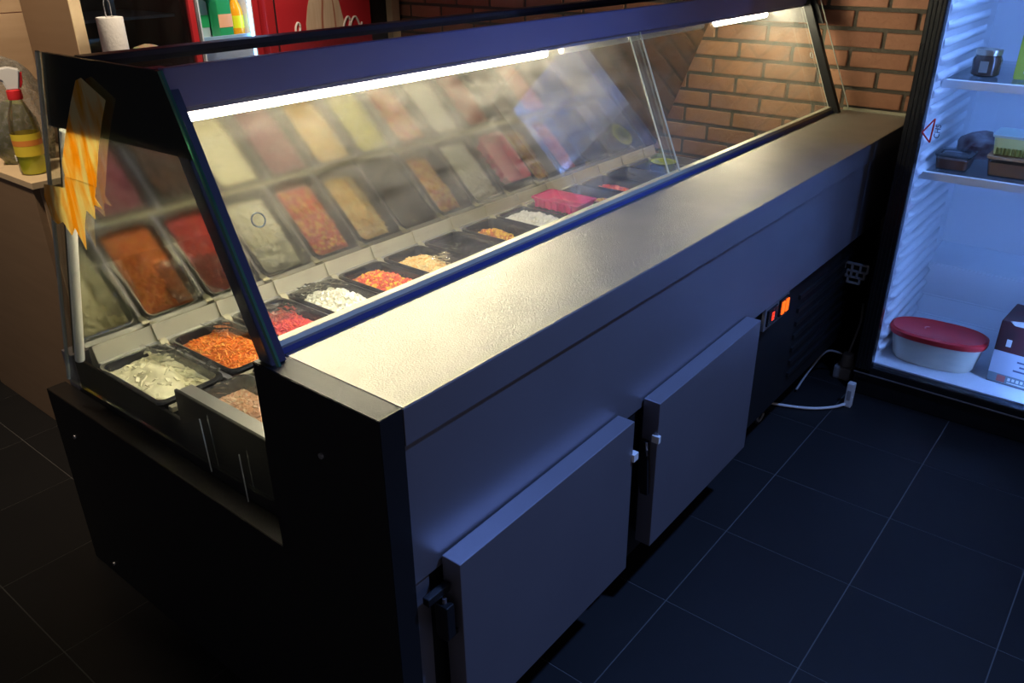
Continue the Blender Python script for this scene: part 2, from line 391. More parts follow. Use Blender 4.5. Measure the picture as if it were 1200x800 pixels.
# --- front glass: two panes and an overlap strip
def fpane(name, x0, x1, m, dy=0, t=.006, z0=.888, z1=1.262):
    return prism(name, [(fy(z0)+dy, z0), (fy(z0)+dy+t, z0), (fy(z1)+dy+t, z1), (fy(z1)+dy, z1)], 'x', x0, x1, m, dc)
JX = 1.335
p1 = fpane('front_glass', .034, JX+.022, front_glass_m)
p2 = fpane('front_glass', JX-.022, L1-.03, front_glass_m, .0075)
for p, xs, dy in ((p1, (.034, JX+.022), 0), (p2, (JX-.022, L1-.03), .0075)):
    for x in xs: tube('glass_edge', [(x, fy(.888)+dy, .888), (x, fy(1.25)+dy, 1.25)], .0022, clear_edge, p, 6)
    tube('glass_edge', [(xs[0], fy(1.258)+dy-.001, 1.258), (xs[1], fy(1.258)+dy-.001, 1.258)], .0014, clear_edge, p, 6)
tube('ring_mark', [(.092+.012*math.cos(a*.3927), fy(1.067+.0105*math.sin(a*.3927))-.0015, 1.067+.0105*math.sin(a*.3927)) for a in range(16)], .0014, clear_edge, p1, 6, True)
for y0, z0, y1, z1 in ((.487, .694, .481, .583), (.375, .665, .372, .566)): tube('drip_mark', [(-.0008, y0, z0), (-.0008, y1, z1)], .0012, clear_edge, g0, 5)
tube('ring_mark', [(2.44+.011*math.cos(a*.3927), fy(1.075+.009*math.sin(a*.3927))-.0015, 1.075+.009*math.sin(a*.3927)) for a in range(16)], .0014, clear_edge, p2, 6, True)
# bottom profile: blue aluminium with pale rubber line
prism('glass_rail', [(.266, .8752), (.292, .8752), (.298, .884), (.270, .884)], 'x', .036, L1-.03, blue_alu, dc, .0006)
prism('rail_seal', [(.270, .884), (.288, .884), (.290, .8875), (.272, .8875)], 'x', .036, L1-.03, mat('grey_seal', (.16, .15, .16), .5), dc, .0004)
prism('rail_cap', [(.2715, .8875), (.290, .8875), (.293, .895), (.276, .895)], 'x', .036, L1-.03, cream_steel, dc, .0006)
# --- canopy
prism('canopy_fascia', [(.424, 1.240), (.436, 1.236), (.428, 1.299), (.412, 1.299)], 'x', .0136, L1-.014, navy, dc, .001)
box('canopy_trim', (.0136, .430, 1.230), (L1-.014, .446, 1.241), mat('lavender_trim', (.22, .21, .34), .4), dc, .001)
box('canopy_rear_rail', (.0136, .645, 1.272), (L1-.014, .680, 1.298), mat('black_navy_metal', (.018, .02, .045), .4), dc, .002)
box('canopy_rear_beam', (.0136, .80, 1.165), (L1-.014, .826, 1.205), dark_steel, dc, .002)
box('canopy_roof_glass', (.0136, .428, 1.283), (L1-.014, .645, 1.289), smoke_glass, dc, 0)
# light fittings
for x0, x1, on in ((.06, 1.13, 1), (1.18, 1.98, 0), (2.06, L1-.05, 1)):
    hz = box('light_housing', (x0, .545, 1.212), (x1, .575, 1.232), white_pl, dc, .002)
    tube('led_tube', [(x0+.01, .56, 1.200), (x1-.01, .56, 1.200)], .0105, led_m if on else white_pl, hz, 10)
    for xx in (x0+.03, x1-.05): box('bracket', (xx, .555, 1.232), (xx+.02, .565, 1.284), steel, hz, .0005)

# ------------------------------------------------------------------ tape on the near end glass
tape_m = bpy.data.materials.new('yellow_masking_tape'); tape_m.use_nodes = True
nt = tape_m.node_tree; N = nt.nodes; Lk = nt.links
for n in list(N): N.remove(n)
out = N.new('ShaderNodeOutputMaterial'); df = N.new('ShaderNodeBsdfDiffuse'); tl = N.new('ShaderNodeBsdfTranslucent'); mx = N.new('ShaderNodeMixShader'); mx.inputs[0].default_value = .62
tc = N.new('ShaderNodeTexCoord'); ns = N.new('ShaderNodeTexNoise'); ns.inputs['Scale'].default_value = 16; ns.inputs['Detail'].default_value = 6; ns.inputs['Distortion'].default_value = 1.2
rp = N.new('ShaderNodeValToRGB'); rp.color_ramp.elements[0].position = .40; rp.color_ramp.elements[0].color = (.97, .56, .05, 1); rp.color_ramp.elements[1].position = .60; rp.color_ramp.elements[1].color = (.97, .86, .50, 1)
mp = N.new('ShaderNodeMapping'); mp.inputs['Scale'].default_value = (1, 1.4, .35)
Lk.new(tc.outputs['Object'], mp.inputs[0]); Lk.new(mp.outputs[0], ns.inputs['Vector']); Lk.new(ns.outputs['Fac'], rp.inputs[0])
Lk.new(rp.outputs[0], df.inputs[0]); Lk.new(rp.outputs[0], tl.inputs[0]); Lk.new(df.outputs[0], mx.inputs[1]); Lk.new(tl.outputs[0], mx.inputs[2]); Lk.new(mx.outputs[0], out.inputs[0])
tp = thing('masking_tape', 'yellowed masking tape stuck over the end glass and its black band', 'tape', (-.001, .75, 1.1))
def strip(pts, x):
    o = prism('tape_strip', [(y-.75, z-1.1) for y, z in pts], 'x', x, x+.0006, tape_m, tp); return o
strip([(.660, 1.262), (.640, 1.268), (.574, 1.240), (.602, 1.205), (.640, 1.150), (.668, 1.100), (.676, 1.085), (.789, 1.085), (.788, 1.110), (.745, 1.165), (.695, 1.225)], -.0004)
strip([(.789, 1.0865), (.676, 1.0865), (.690, 1.065), (.672, 1.048), (.700, 1.050), (.708, 1.022), (.735, 1.034), (.758, 1.000), (.775, .950), (.800, .988), (.822, .968), (.846, .990), (.872, .980), (.892, .985), (.900, 1.030), (.888, 1.055), (.800, 1.062)], -.0010)

# ------------------------------------------------------------------ food pans
def pan_rings(w_, d_, depth=.095):
    pr = [(.0, -.005), (0, 0), (.004, .0015), (.010, 0), (.014, -.012), (.024, -depth)]
    return [rrect(0, 0, w_-2*i, d_-2*i, max(.006, .022-i*.3), z) for i, z in pr]
def make_pan_mesh(w_, d_, depth=.095):
    bm = bmesh.new()
    rings = pan_rings(w_, d_, depth)
    outer = [rrect(0, 0, w_-2*i, d_-2*i, .018, z) for i, z in ((.021, -depth-.003), (.011, -.014), (.008, -.006), (0, -.005))]
    loft_bm(bm, outer+rings[1:], True, True)
    return me_of(bm, True)
pan_me = make_pan_mesh(PW, PD); pan_me.materials.append(pan_m)

def food_mesh(w_, d_, base, dome, rough, seed, shred=0, ssz=(.018, .003, .003), lump=1.0, skew=(0, 0), slump=0):
    """mound of food; local z=0 is the pan rim"""
    rnd = random.Random(seed); bm = bmesh.new(); nx, ny = 22, 32
    ph = [(rnd.uniform(20, 90), rnd.uniform(20, 90), rnd.uniform(0, 6.3)) for _ in range(7)]
    def h(u, v):
        x, y = (u-.5)*w_, (v-.5)*d_
        e = max(0, (1-(2*abs(u-.5))**4)*(1-(2*abs(v-.5))**4))
        s = sum(math.sin(a*x+b*y+c) for a, b, c in ph)/7
        g = math.exp(-(((u-.5-skew[0])/.34)**2+((v-.5-skew[1])/.34)**2))
        return base+dome*g*lump+rough*s*e*1.6+rnd.uniform(-1, 1)*rough*.35+slump*(v-.5)
    V = [[bm.verts.new(((i/nx-.5)*w_, (j/ny-.5)*d_, h(i/nx, j/ny))) for j in range(ny+1)] for i in range(nx+1)]
    B = [[None]*(ny+1) for _ in range(nx+1)]
    for i in range(nx):
        for j in range(ny): bm.faces.new((V[i][j], V[i+1][j], V[i+1][j+1], V[i][j+1]))
    rim = [V[i][0] for i in range(nx)]+[V[nx][j] for j in range(ny)]+[V[i][ny] for i in range(nx, 0, -1)]+[V[0][j] for j in range(ny, 0, -1)]
    low = [bm.verts.new((v.co.x*.9, v.co.y*.93, -.085)) for v in rim]; n = len(rim)
    for i in range(n): bm.faces.new((rim[i], low[i], low[(i+1) % n], rim[(i+1) % n]))
    bm.faces.new(low[::-1])
    bmesh.ops.recalc_face_normals(bm, faces=bm.faces[:])
    for f in bm.faces: f.smooth = True; f.material_index = 0
    for k in range(shred):
        u, v = rnd.uniform(.05, .95), rnd.uniform(.05, .95); z = h(u, v)
        nb = len(bm.verts); l, a, b = [s*rnd.uniform(.6, 1.3)/2 for s in ssz]
        tmp = bmesh.new(); bbox_into(tmp, (-l, -a, -b), (l, a, b), 0)
        M_ = Matrix.Translation(((u-.5)*w_, (v-.5)*d_, z+b*.8)) @ Matrix.Rotation(rnd.uniform(0, 6.3), 4, 'Z') @ Matrix.Rotation(rnd.uniform(-.7, .7), 4, 'Y') @ Matrix.Rotation(rnd.uniform(-.6, .6), 4, 'X')
        vs = [bm.verts.new(M_ @ q.co) for q in tmp.verts]; tmp.verts.index_update()
        mi = rnd.choice((1, 1, 2))
        for f in tmp.faces:
            nf = bm.faces.new([vs[q.index] for q in f.verts]); nf.material_index = mi
        tmp.free()
    return me_of(bm)

def fm(name, c, rough=.35): return mat(name, c, rough, 0, noise=(55, .8, tuple(min(1, v*1.35+.02) for v in c)), sub=.0, coat=.15)
F = {
 'cream': [fm('white_cream_salad', (.72, .68, .46))]*3,
 'carrot': [fm('carrot_base', (.55, .13, .02)), fm('carrot_shred', (.75, .20, .025)), fm('carrot_shred_pale', (.85, .33, .06))],
 'beet': [fm('beet_base', (.45, .035, .045)), fm('beet_shred', (.62, .06, .07)), fm('beet_shred_bright', (.78, .12, .06))],
 'curd': [fm('curd_base', (.70, .67, .50)), fm('curd_lump', (.82, .80, .64)), fm('curd_lump_pale', (.88, .86, .72))],
 'salsa': [fm('salsa_base', (.42, .09, .03)), fm('salsa_red', (.62, .09, .04)), fm('salsa_yellow', (.80, .42, .05))],
 'slaw': [fm('slaw_base', (.66, .48, .22)), fm('slaw_shred', (.80, .62, .32)), fm('slaw_shred_orange', (.80, .45, .16))],
 'corn': [fm('corn_base', (.50, .22, .03)), fm('corn_kernel', (.85, .48, .06)), fm('corn_dark', (.55, .16, .04))],
 'feta': [fm('feta_base', (.72, .71, .58)), fm('feta_crumb', (.86, .85, .74)), fm('feta_crumb_pale', (.9, .89, .8))],
 'tomato': [fm('tomato_base', (.55, .08, .02)), fm('tomato_dice', (.75, .13, .03)), fm('tomato_dice_dark', (.55, .04, .03))],
 'salmon': [fm('salmon_base', (.62, .32, .17)), fm('salmon_shred', (.78, .45, .27)), fm('salmon_shred_pale', (.85, .58, .38))],
 'cabbage': [fm('cabbage_base', (.20, .05, .09)), fm('cabbage_shred', (.30, .07, .14)), fm('cabbage_shred_pale', (.42, .14, .2))],
 'pickle': [fm('pickle_base', (.42, .40, .06)), fm('pickle_slice', (.60, .56, .12)), fm('pickle_slice_dark', (.35, .36, .06))],
 'dark': [fm('olive_base', (.05, .03, .03)), fm('olive', (.07, .04, .05)), fm('olive_brown', (.14, .06, .04))],
 'lettuce': [fm('lettuce_base', (.20, .28, .05)), fm('lettuce_leaf', (.32, .42, .08)), fm('lettuce_leaf_pale', (.5, .55, .2))],
}
def pan(x, y, z, label, group):
    p = link('food_pan', pan_me, None, None, (x, y, z)); return tag(p, label, 'pan', group)
def food(key, x, y, z, label, seed, **kw):
    a = dict(w_=PW-.036, d_=PD-.036, base=-.022, dome=.014, rough=.004); a.update(kw)
    me = food_mesh(seed=seed, **a)
    for m in F[key]: me.materials.append(m)
    o = link('salad_filling' if 'name' not in kw else kw['name'], me, None, None, (x, y, z)); return tag(o, label, 'food', None, 'stuff')
def film_sheet(x, y, z, label, seed, w_=PW*.95, d_=PD*.95, amp=.006):
    rnd = random.Random(seed); bm = bmesh.new(); n, k = 16, 20
    ph = [(rnd.uniform(30, 160), rnd.uniform(30, 160), rnd.uniform(0, 6.3)) for _ in range(6)]
    V = [[bm.verts.new(((i/n-.5)*w_, (j/k-.5)*d_, amp*abs(sum(math.sin(a*(i/n-.5)*w_+b*(j/k-.5)*d_+c) for a, b, c in ph))/2.4+rnd.uniform(0, amp*.12))) for j in range(k+1)] for i in range(n+1)]
    for i in range(n):
        for j in range(k): bm.faces.new((V[i][j], V[i+1][j], V[i+1][j+1], V[i][j+1]))
    o = link('cling_film', me_of(bm, True), film, None, (x, y, z)); return tag(o, label, 'cling film')
YB = .842  # rear row centre
def cx(i): return X0+.079+PITCH*i
rear = [
 ('cream', 'white creamy salad heaped in the rear pan beside the end glass', dict(base=-.016, dome=.022, rough=.007, shred=70, ssz=(.014, .010, .003))),
 ('carrot', 'grated orange carrot salad in the rear row', dict(base=-.018, dome=.022, rough=.004, shred=420, ssz=(.016, .003, .003))),
 ('beet', 'red grated beetroot salad beside the navy front post', dict(base=-.024, dome=.018, shred=340, ssz=(.018, .0035, .003), skew=(0, -.15))),
 ('curd', 'white lumpy curd cheese salad', dict(base=-.026, dome=.036, rough=.004, shred=260, ssz=(.013, .010, .009))),
 ('salsa', 'chopped red and yellow pepper salad', dict(base=-.022, dome=.026, shred=380, ssz=(.009, .007, .006))),
 ('slaw', 'yellow and cream cabbage slaw', dict(base=-.032, dome=.036, shred=380, ssz=(.018, .0035, .003), skew=(0, .1))),
 None,
 ('corn', 'roasted corn kernels in a half-filled pan', dict(base=-.045, dome=.034, shred=300, ssz=(.009, .008, .007), skew=(0, .22))),
 ('feta', 'crumbled white cheese heaped level with its pan', dict(base=-.016, dome=.022, shred=340, ssz=(.010, .008, .007))),
 None,
 ('corn', 'small heap of golden corn at the front of its pan', dict(base=-.045, dome=.030, shred=240, ssz=(.009, .008, .007), skew=(0, -.2))),
 ('tomato', 'diced orange tomato in a dark pan', dict(base=-.045, dome=.030, shred=240, ssz=(.011, .009, .008), skew=(0, .1))),
 None,
]
plab = ['beside the end glass, holding white creamy salad', 'holding grated carrot', 'holding grated beetroot', 'holding white curd cheese', 'holding chopped pepper salad',
        'holding yellow cabbage slaw', 'empty and lined with cling film, between slaw and roasted corn', 'holding roasted corn', 'holding crumbled white cheese', 'with the pink box resting in it',
        'holding a small heap of corn', 'holding diced orange tomato', 'empty, next to the green oval tub']
for i, f in enumerate(rear):
    pan(cx(i), YB, ZR+.004, 'black rear-row food pan '+plab[i], 'food pans in the rear row')
    if f: food(f[0], cx(i), YB, ZR+.004, f[1], 100+i, **f[2])
# front row, hidden below the worktop except near the end glass and in the polished back panel
YF, XF = .560, .030
front = [('salmon', 'pinkish orange shredded salad in the front pan beside the end glass', dict(base=-.026, dome=.020, shred=380, ssz=(.014, .004, .003))),
 ('cabbage', 'dark purple cabbage salad in the front row', dict(shred=300, ssz=(.02, .003, .003))),
 ('dark', 'black olives in the front row', dict(shred=260, ssz=(.013, .011, .010))),
 ('cream', 'white yoghurt dip in the front row', dict(dome=.012, rough=.003)),
 ('cabbage', 'dark purple shredded cabbage beside the white dip', dict(shred=300, ssz=(.02, .003, .003))),
 ('slaw', 'pale orange slaw in the front row', dict(shred=300, ssz=(.018, .0035, .003))),
 ('pickle', 'yellow-green pickle slices in the front row', dict(shred=220, ssz=(.022, .018, .004))),
 ('salsa', 'brownish pepper salad in the front row', dict(shred=300, ssz=(.009, .007, .006))),
 ('feta', 'white crumbled cheese in the front row', dict(shred=300, ssz=(.010, .008, .007))),
 ('beet', 'red beetroot sticks in the front row', dict(shred=260, ssz=(.026, .005, .005))),
 ('dark', 'brown olives in the far front pan', dict(shred=240, ssz=(.013, .011, .010))),
 ('tomato', 'red diced tomato in the front row', dict(shred=240, ssz=(.011, .009, .008))), None, None]
fl = ['pinkish shredded salad beside the end glass', 'dark purple cabbage', 'black olives', 'white yoghurt dip', 'purple cabbage next to the white dip', 'pale orange slaw', 'pickle slices', 'brownish pepper salad',
      'white crumbled cheese', 'red beetroot sticks', 'brown olives', 'red diced tomato']
for i, f in enumerate(front[:13]):
    x = cx(i)+XF
    if i < 12: pan(x, YF, ZR+.006, 'black front-row food pan with '+fl[i], 'food pans in the front row')
    else: pan(x, YF, ZR+.006, 'empty black front-row food pan', 'food pans in the front row')
    if f: food(f[0], x, YF, ZR+.006, f[1], 200+i, **f[2])
film_sheet(cx(6), YB, ZR-.02, 'crumpled cling film in the empty rear pan between slaw and corn', 5, amp=.010)
film_sheet(cx(3), YB+.085, ZR+.004, 'cling film peeled back behind the curd cheese salad', 6, PW*.9, .085, .008)
film_sheet(cx(12), YB, ZR-.02, 'crumpled cling film in the empty far pan', 8, amp=.010)
film_sheet(cx(2), YB+.065, ZR-.004, 'crinkled cling film behind the beetroot salad', 9, PW*.9, .11, .012)
film_sheet(cx(0)+.045, YB-.01, ZR+.006, 'cling film folded back along the white creamy salad', 14, .06, PD*.85, .012)
film_sheet(cx(5)+.04, YB-.05, ZR-.002, 'cling film beside the yellow cabbage slaw', 15, .07, .14, .010)
film_sheet(cx(0)+XF, YF-.01, ZR+.012, 'cling film over the pinkish front salad', 16, PW*.95, PD*.9, .007)
film_sheet(cx(1)+.04, YB+.06, ZR+.008, 'cling film bunched behind the grated carrot', 17, .07, .12, .010)
# pink box resting over pan 9
pk = thing('pink_box', 'bright pink plastic box resting among the rear pans', 'box', (cx(9)-.012, YB+.01, ZR-.004))
pink = mat('pink_plastic', (.80, .03, .22), .35)
loft('tray', [rrect(0, 0, .10, .17, .012, 0), rrect(0, 0, .118, .19, .014, .035), rrect(0, 0, .128, .20, .014, .035), rrect(0, 0, .128, .20, .014, .039), rrect(0, 0, .112, .184, .012, .039), rrect(0, 0, .098, .168, .01, .012)], pink, pk)
for k in range(6): box('rib', (-.066, -.075+k*.028, .004), (-.055, -.065+k*.028, .034), pink, pk, .001)
# round tub with lime oval label
tb = thing('labelled_tub', 'dark round tub with a lime green oval label at the far end of the pans', 'tub', (2.405, .895, ZR-.03))
lime = mat('lime_green_print', (.42, .50, .03), .4)
lathe('tub_body', (0, 0), [(.045, -.03), (.056, .02), (.058, .024), (.058, .030), (.0, .030)], black_gloss, tb, 28)
lathe('label_ring', (0, 0), [(.036, .0302), (.036, .0312), (.053, .0312), (.053, .0302)], lime, tb, 28)
tube('label_mark', [(x, y, .0315) for x, y in ((.018, .016), (.006, .024), (-.012, .020), (-.016, .008), (0, 0), (.016, -.008), (.012, -.02), (-.006, -.024), (-.018, -.016))], .003, lime, tb, 6)

# ------------------------------------------------------------------ upright fridge at the end of the counter
FX, FY0, FY1 = 2.10, -.078, -.72
fr = thing('upright_fridge', 'tall black glass-door fridge glowing blue inside beside the worktop', 'fridge', (0, 0, 0))
IY0, IY1, IZ0, IZ1, IX1 = -.128, -.67, .118, 1.78, 2.83
box('side_panel', (FX+.045, IY0+.004, .0), (2.93, FY0, 1.95), black_gloss, fr, .003)
box('side_panel', (FX+.045, FY1, .0), (2.93, IY1, 1.95), black_gloss, fr, .003)
box('back_liner', (IX1, IY1, IZ0), (2.93, IY0+.004, IZ1), fridge_in, fr, .002)
box('floor_liner', (FX+.045, IY1, .04), (IX1, IY0+.004, IZ0), fridge_in, fr, .002)
box('top_liner', (FX+.045, IY1, IZ1), (2.93, IY0+.004, 1.95), fridge_in, fr, .002)
box('side_liner', (FX+.047, IY0, IZ0), (IX1, IY0+.005, IZ1), fridge_in, fr, 0)
box('side_liner', (FX+.047, IY1, IZ0), (IX1, IY1+.005, IZ1), fridge_in, fr, 0)
box('base_plinth', (FX+.01, FY1, .0), (FX+.05, FY0, .085), black_gloss, fr, .003)
# rounded step at the rear of the floor (motor hump)
prism('motor_hump', [(2.52, IZ0), (2.60, IZ0+.035), (2.64, IZ0+.10), (2.66, IZ0+.22), (IX1, IZ0+.26), (IX1, IZ0)], 'y', IY1+.004, IY0-.001, fridge_in, fr, .004)
# ribbed side wall
rib_me = None
for k in range(34):
    z = IZ0+.045+k*.048
    if z > IZ1-.03: break
    for yy in (IY0-.001, IY1+.006):
        if rib_me is None:
            bm = bmesh.new()
            sec = [(0, -.014), (-.010, -.008), (-.014, .002), (-.009, .010), (0, .014)]
            A = [[bm.verts.new((x, p[0]*s, p[1])) for p in sec] for x, s in ((0, .2), (.03, 1), (.5, 1), (.56, .2))]
            for a, b in zip(A, A[1:]):
                for i in range(4): bm.faces.new((a[i], b[i], b[i+1], a[i+1]))
            bmesh.ops.recalc_face_normals(bm, faces=bm.faces[:]); rib_me = me_of(bm, True); rib_me.materials.append(fridge_in)
        o = link('liner_rib', rib_me, None, fr, (FX+.06, yy, z))
        if yy < -.4: o.rotation_euler = (0, 0, 0); o.scale = (1, -1, 1)
# shelves
for z, x0 in ((1.40, 2.24), (1.06, 2.24), (.785, 2.20)):
    s = box('shelf', (x0, IY1+.008, z-.010), (IX1-.02, IY0-.004, z), glass_mat('shelf_glass', (.9, .94, .96), .8, .03) if 'shelf_glass' not in MATS else MATS['shelf_glass'], fr, 0)
    box('shelf_trim', (x0-.012, IY1+.008, z-.022), (x0, IY0-.004, z+.004), fridge_in, s, .003)
# LED strips: upright, just behind the door frame, and across the top
box('led_strip', (FX+.056, IY1+.006, IZ0+.03), (FX+.068, IY1+.022, IZ1-.02), fridge_led, fr, .001)
box('added_led_baffle', (FX+.047, IY1+.004, IZ0+.01), (FX+.052, IY1+.062, IZ1), fridge_in, fr, .001)  # added baffles, stop the strips reflecting in the counter's front glass
box('led_strip', (FX+.06, IY1+.05, IZ1-.014), (FX+.085, IY0-.05, IZ1-.002), fridge_led_top, fr, .001)
box('added_led_baffle', (FX+.047, IY1+.004, IZ1-.075), (FX+.052, IY0-.004, IZ1), fridge_in, fr, .001)
# door: frame, gasket, glass
dr = box('door', (FX, FY0-.052, .10), (FX+.04, FY0, 1.95), black_gloss, fr, .004)
box('door_stile', (FX, FY1, .10), (FX+.04, FY1+.052, 1.95), black_gloss, dr, .004)
box('door_rail', (FX, FY1+.05, .085), (FX+.04, FY0-.05, .116), black_gloss, dr, .003)
box('door_rail', (FX, FY1+.05, 1.80), (FX+.04, FY0-.05, 1.95), black_gloss, dr, .003)
for dy in (.012, .024, .036):
    box('gasket_ridge', (FX-.003, FY0-dy-.003, .10), (FX+.001, FY0-dy, 1.95), black_coat, dr, .001)
box('rail_trim', (FX-.003, FY1+.0, .086), (FX, FY0-.0, .091), steel, dr, .001)
box('door_glass', (FX+.014, FY1+.05, .114), (FX+.020, FY0-.05, 1.802), fridge_glass, dr, 0)
# warning sticker on the glass
st = thing('warning_sticker', 'red outlined triangle sticker on the fridge door frame', 'sticker', (FX-.003, -.15, .932))
tri = [(.014, -.007), (-.014, .036), (-.012, -.034)]
for a, b in zip(tri, tri[1:]+tri[:1]): tube('triangle_outline', [(-.0006, *a), (-.0006, *b)], .0024, mat('red_print', (.75, .02, .03), .5), st, 6)
text('lettering', 'CHS', .022, mat('grey_print', (.08, .09, .16), .6), st, (-.0008, -.028, .0), (R(90), R(-90), R(-90)))

# --- fridge contents
FRG = 'food kept in the blue-lit fridge'
brown_food = mat('brown_sauce', (.28, .10, .04), .3); clear_pl = clear_mat('clear_plastic', (.86, .9, .92))
def rtub(name, label, c, w_, d_, h_, fill, lid, rz=0):
    t = thing(name, label, 'food tub', c); t.rotation_euler = (0, 0, rz)
    loft('tub_wall', [rrect(0, 0, w_*.88, d_*.88, .012, 0), rrect(0, 0, w_, d_, .016, h_), rrect(0, 0, w_-.004, d_-.004, .016, h_), rrect(0, 0, w_*.88-.004, d_*.88-.004, .012, .003)], clear_pl, t, True, True)
    loft('filling', [rrect(0, 0, w_*.86, d_*.86, .01, .004), rrect(0, 0, w_*.94, d_*.94, .012, h_*.75)], fill, t)
    loft('lid', [rrect(0, 0, w_+.006, d_+.006, .018, h_-.003), rrect(0, 0, w_+.008, d_+.008, .018, h_+.004), rrect(0, 0, w_-.02, d_-.02, .014, h_+.005), rrect(0, 0, w_-.024, d_-.024, .014, h_+.001)], lid, t)
    return t
jar = thing('sauce_jar', 'dark sauce jar with a metal lid on the upper fridge shelf', 'jar', (2.39, -.215, 1.06))
lathe('jar_glass', (0, 0), [(.030, 0), (.040, .006), (.042, .05), (.036, .062), (.034, .066)], mat('dark_jar_glass', (.07, .04, .03), .08, 0, coat=.5), jar, 24)
lathe('jar_lid', (0, 0), [(.037, .064), (.038, .078), (.036, .081), (.02, .081)], mat('gold_lid', (.5, .46, .38), .3, .9), jar, 24)
prism('jar_label', [(-.0435, .015), (-.0415, .015), (-.0415, .048), (-.0435, .048)], 'y', -.012, .012, mat('jar_paper', (.35, .32, .28), .6), jar)
bx_ = thing('juice_carton', 'yellow-green carton with white and purple print on the upper fridge shelf', 'carton', (2.41, -.345, 1.06))
prism('carton_body', [(-.048, 0), (.048, 0), (.048, .13), (-.048, .13)], 'x', -.04, .04, mat('lime_carton', (.42, .50, .06), .45), bx_, .003)
box('carton_panel', (-.0412, -.046, .018), (-.040, .022, .115), mat('white_print', (.75, .78, .85), .5), bx_, 0)
prism('carton_print', [(-.046, .018), (.022, .018), (.010, .038), (-.02, .03), (-.046, .05)], 'x', -.042, -.0411, mat('purple_print', (.10, .08, .35), .5), bx_)
box('carton_cap', (-.02, .02, .13), (.02, .048, .142), black_gloss, bx_, .003)
rtub('clear_food_tub', 'clear plastic tub of brown food at the front of the lower fridge shelf', (2.31, -.203, .785), .115, .10, .045, brown_food, clear_pl)
# wrapped pack behind it
def bag(name, label, cat, c, sx, sy, sz, m, seed):
    rnd = random.Random(seed); bm = bmesh.new(); bmesh.ops.create_icosphere(bm, subdivisions=3, radius=1)
    ph = [(rnd.uniform(2, 6), rnd.uniform(2, 6), rnd.uniform(2, 6), rnd.uniform(0, 6)) for _ in range(5)]
    for v in bm.verts:
        s = 1+.10*sum(math.sin(a*v.co.x+b*v.co.y+c_*v.co.z+d) for a, b, c_, d in ph)/2+rnd.uniform(-.03, .03)
        v.co = Vector((v.co.x*sx*s, v.co.y*sy*s, max(0, (v.co.z*s+.75)/1.6)*sz))
    return tag(link(name, me_of(bm, True), m, None, c), label, cat)
bag('wrapped_pack', 'dark wrapped food pack behind the clear tub in the fridge', 'pack', (2.50, -.235, .786), .075, .07, .075, mat('dark_wrapped_food', (.16, .06, .06), .2, noise=(9, .35, (.6, .58, .6))), 3)
bb = rtub('brown_food_box', 'brown food box standing right of the clear tub on the lower fridge shelf', (2.32, -.37, .785), .13, .14, .058, mat('brown_box', (.42, .20, .08), .5), mat('tan_lid', (.50, .28, .13), .5))
gt = thing('green_tub', 'yellow-green ribbed tub stacked on the brown food box', 'food tub', (2.34, -.37, .849))
loft('tub_body', [rrect(0, 0, .115, .125, .014, 0), rrect(0, 0, .128, .138, .016, .052)], mat('pale_green_plastic', (.72, .76, .34), .4), gt)
for k in range(11): box('rib', (-.067, -.055+k*.0105, .002), (-.058, -.051+k*.0105, .022), mat('olive_print', (.22, .22, .04), .5), gt, .0006)
loft('lid', [rrect(0, 0, .136, .146, .016, .0525), rrect(0, 0, .138, .148, .016, .060), rrect(0, 0, .12, .13, .016, .061)], mat('pale_mint_lid', (.55, .66, .62), .4), gt)
# oval ice-cream tub with red lid
it = thing('oval_tub', 'oval translucent tub with a bright red lid on the fridge floor', 'food tub', (2.285, -.283, IZ0)); it.scale = (1.05, 1.09, 1.14); it.rotation_euler = (0, 0, R(4))
def oval(a, b, z, n=36, p=2.6):
    return [(a*math.copysign(abs(math.cos(t))**(2/p), math.cos(t)), b*math.copysign(abs(math.sin(t))**(2/p), math.sin(t)), z) for t in [2*math.pi*i/n for i in range(n)]]
loft('tub_wall', [oval(.066, .112, 0), oval(.072, .120, .01), oval(.082, .134, .085)], mat('milky_plastic', (.66, .63, .52), .35, noise=(14, .45, (.80, .74, .60), (1, 1, 3))), it)
loft('lid', [oval(.086, .140, .082), oval(.089, .143, .088), oval(.088, .142, .098), oval(.080, .134, .102), oval(.076, .130, .100)], red_pl, it)
tube('lid_mark', [(.012*math.cos(a*.5), .03+.012*math.sin(a*.5), .1012) for a in range(6)], .0015, mat('pale_red_mark', (.85, .3, .3), .4), it, 6)
# printed cardboard box
cb = thing('printed_box', 'dark printed cardboard box with a pale label beside the red-lidded tub', 'box', (2.33, -.566, IZ0)); cb.rotation_euler = (0, 0, R(-4))
box('carton_body', (-.09, -.10, 0), (.09, .10, .22), mat('dark_red_card', (.13, .025, .03), .5, noise=(18, .5, (.05, .03, .03))), cb, .003)
box('pale_panel', (-.0912, -.099, .035), (-.0895, .099, .115), mat('pale_blue_label', (.55, .58, .66), .5), cb, 0)
box('band', (-.0914, -.099, .004), (-.0895, .099, .036), mat('grey_green_band', (.20, .25, .27), .5), cb, 0)
box('emblem', (-.0918, .045, .009), (-.0912, .070, .032), mat('red_emblem', (.5, .12, .1), .5), cb, 0)
box('window_sticker', (-.0912, .055, .135), (-.0898, .070, .160), white_pl, cb, 0)
prism('torn_flap', [(-.10, .0), (.06, .0), (.075, .012), (.03, .02), (-.10, .018)], 'x', -.0925, -.0905, white_pl, cb).location = (0, 0, .212)
for k, w_ in enumerate((.09, .075, .085)):
    box('print_line', (-.0917, -.06, .056+k*.016), (-.0911, -.06+w_, .062+k*.016), mat('dark_print', (.10, .12, .2), .6), cb, 0)
for k in range(9): box('print_mark', (-.0918, .030-k*.0125, .018+(k % 2)*.001), (-.0912, .038-k*.0125, .029), white_pl, cb, 0)
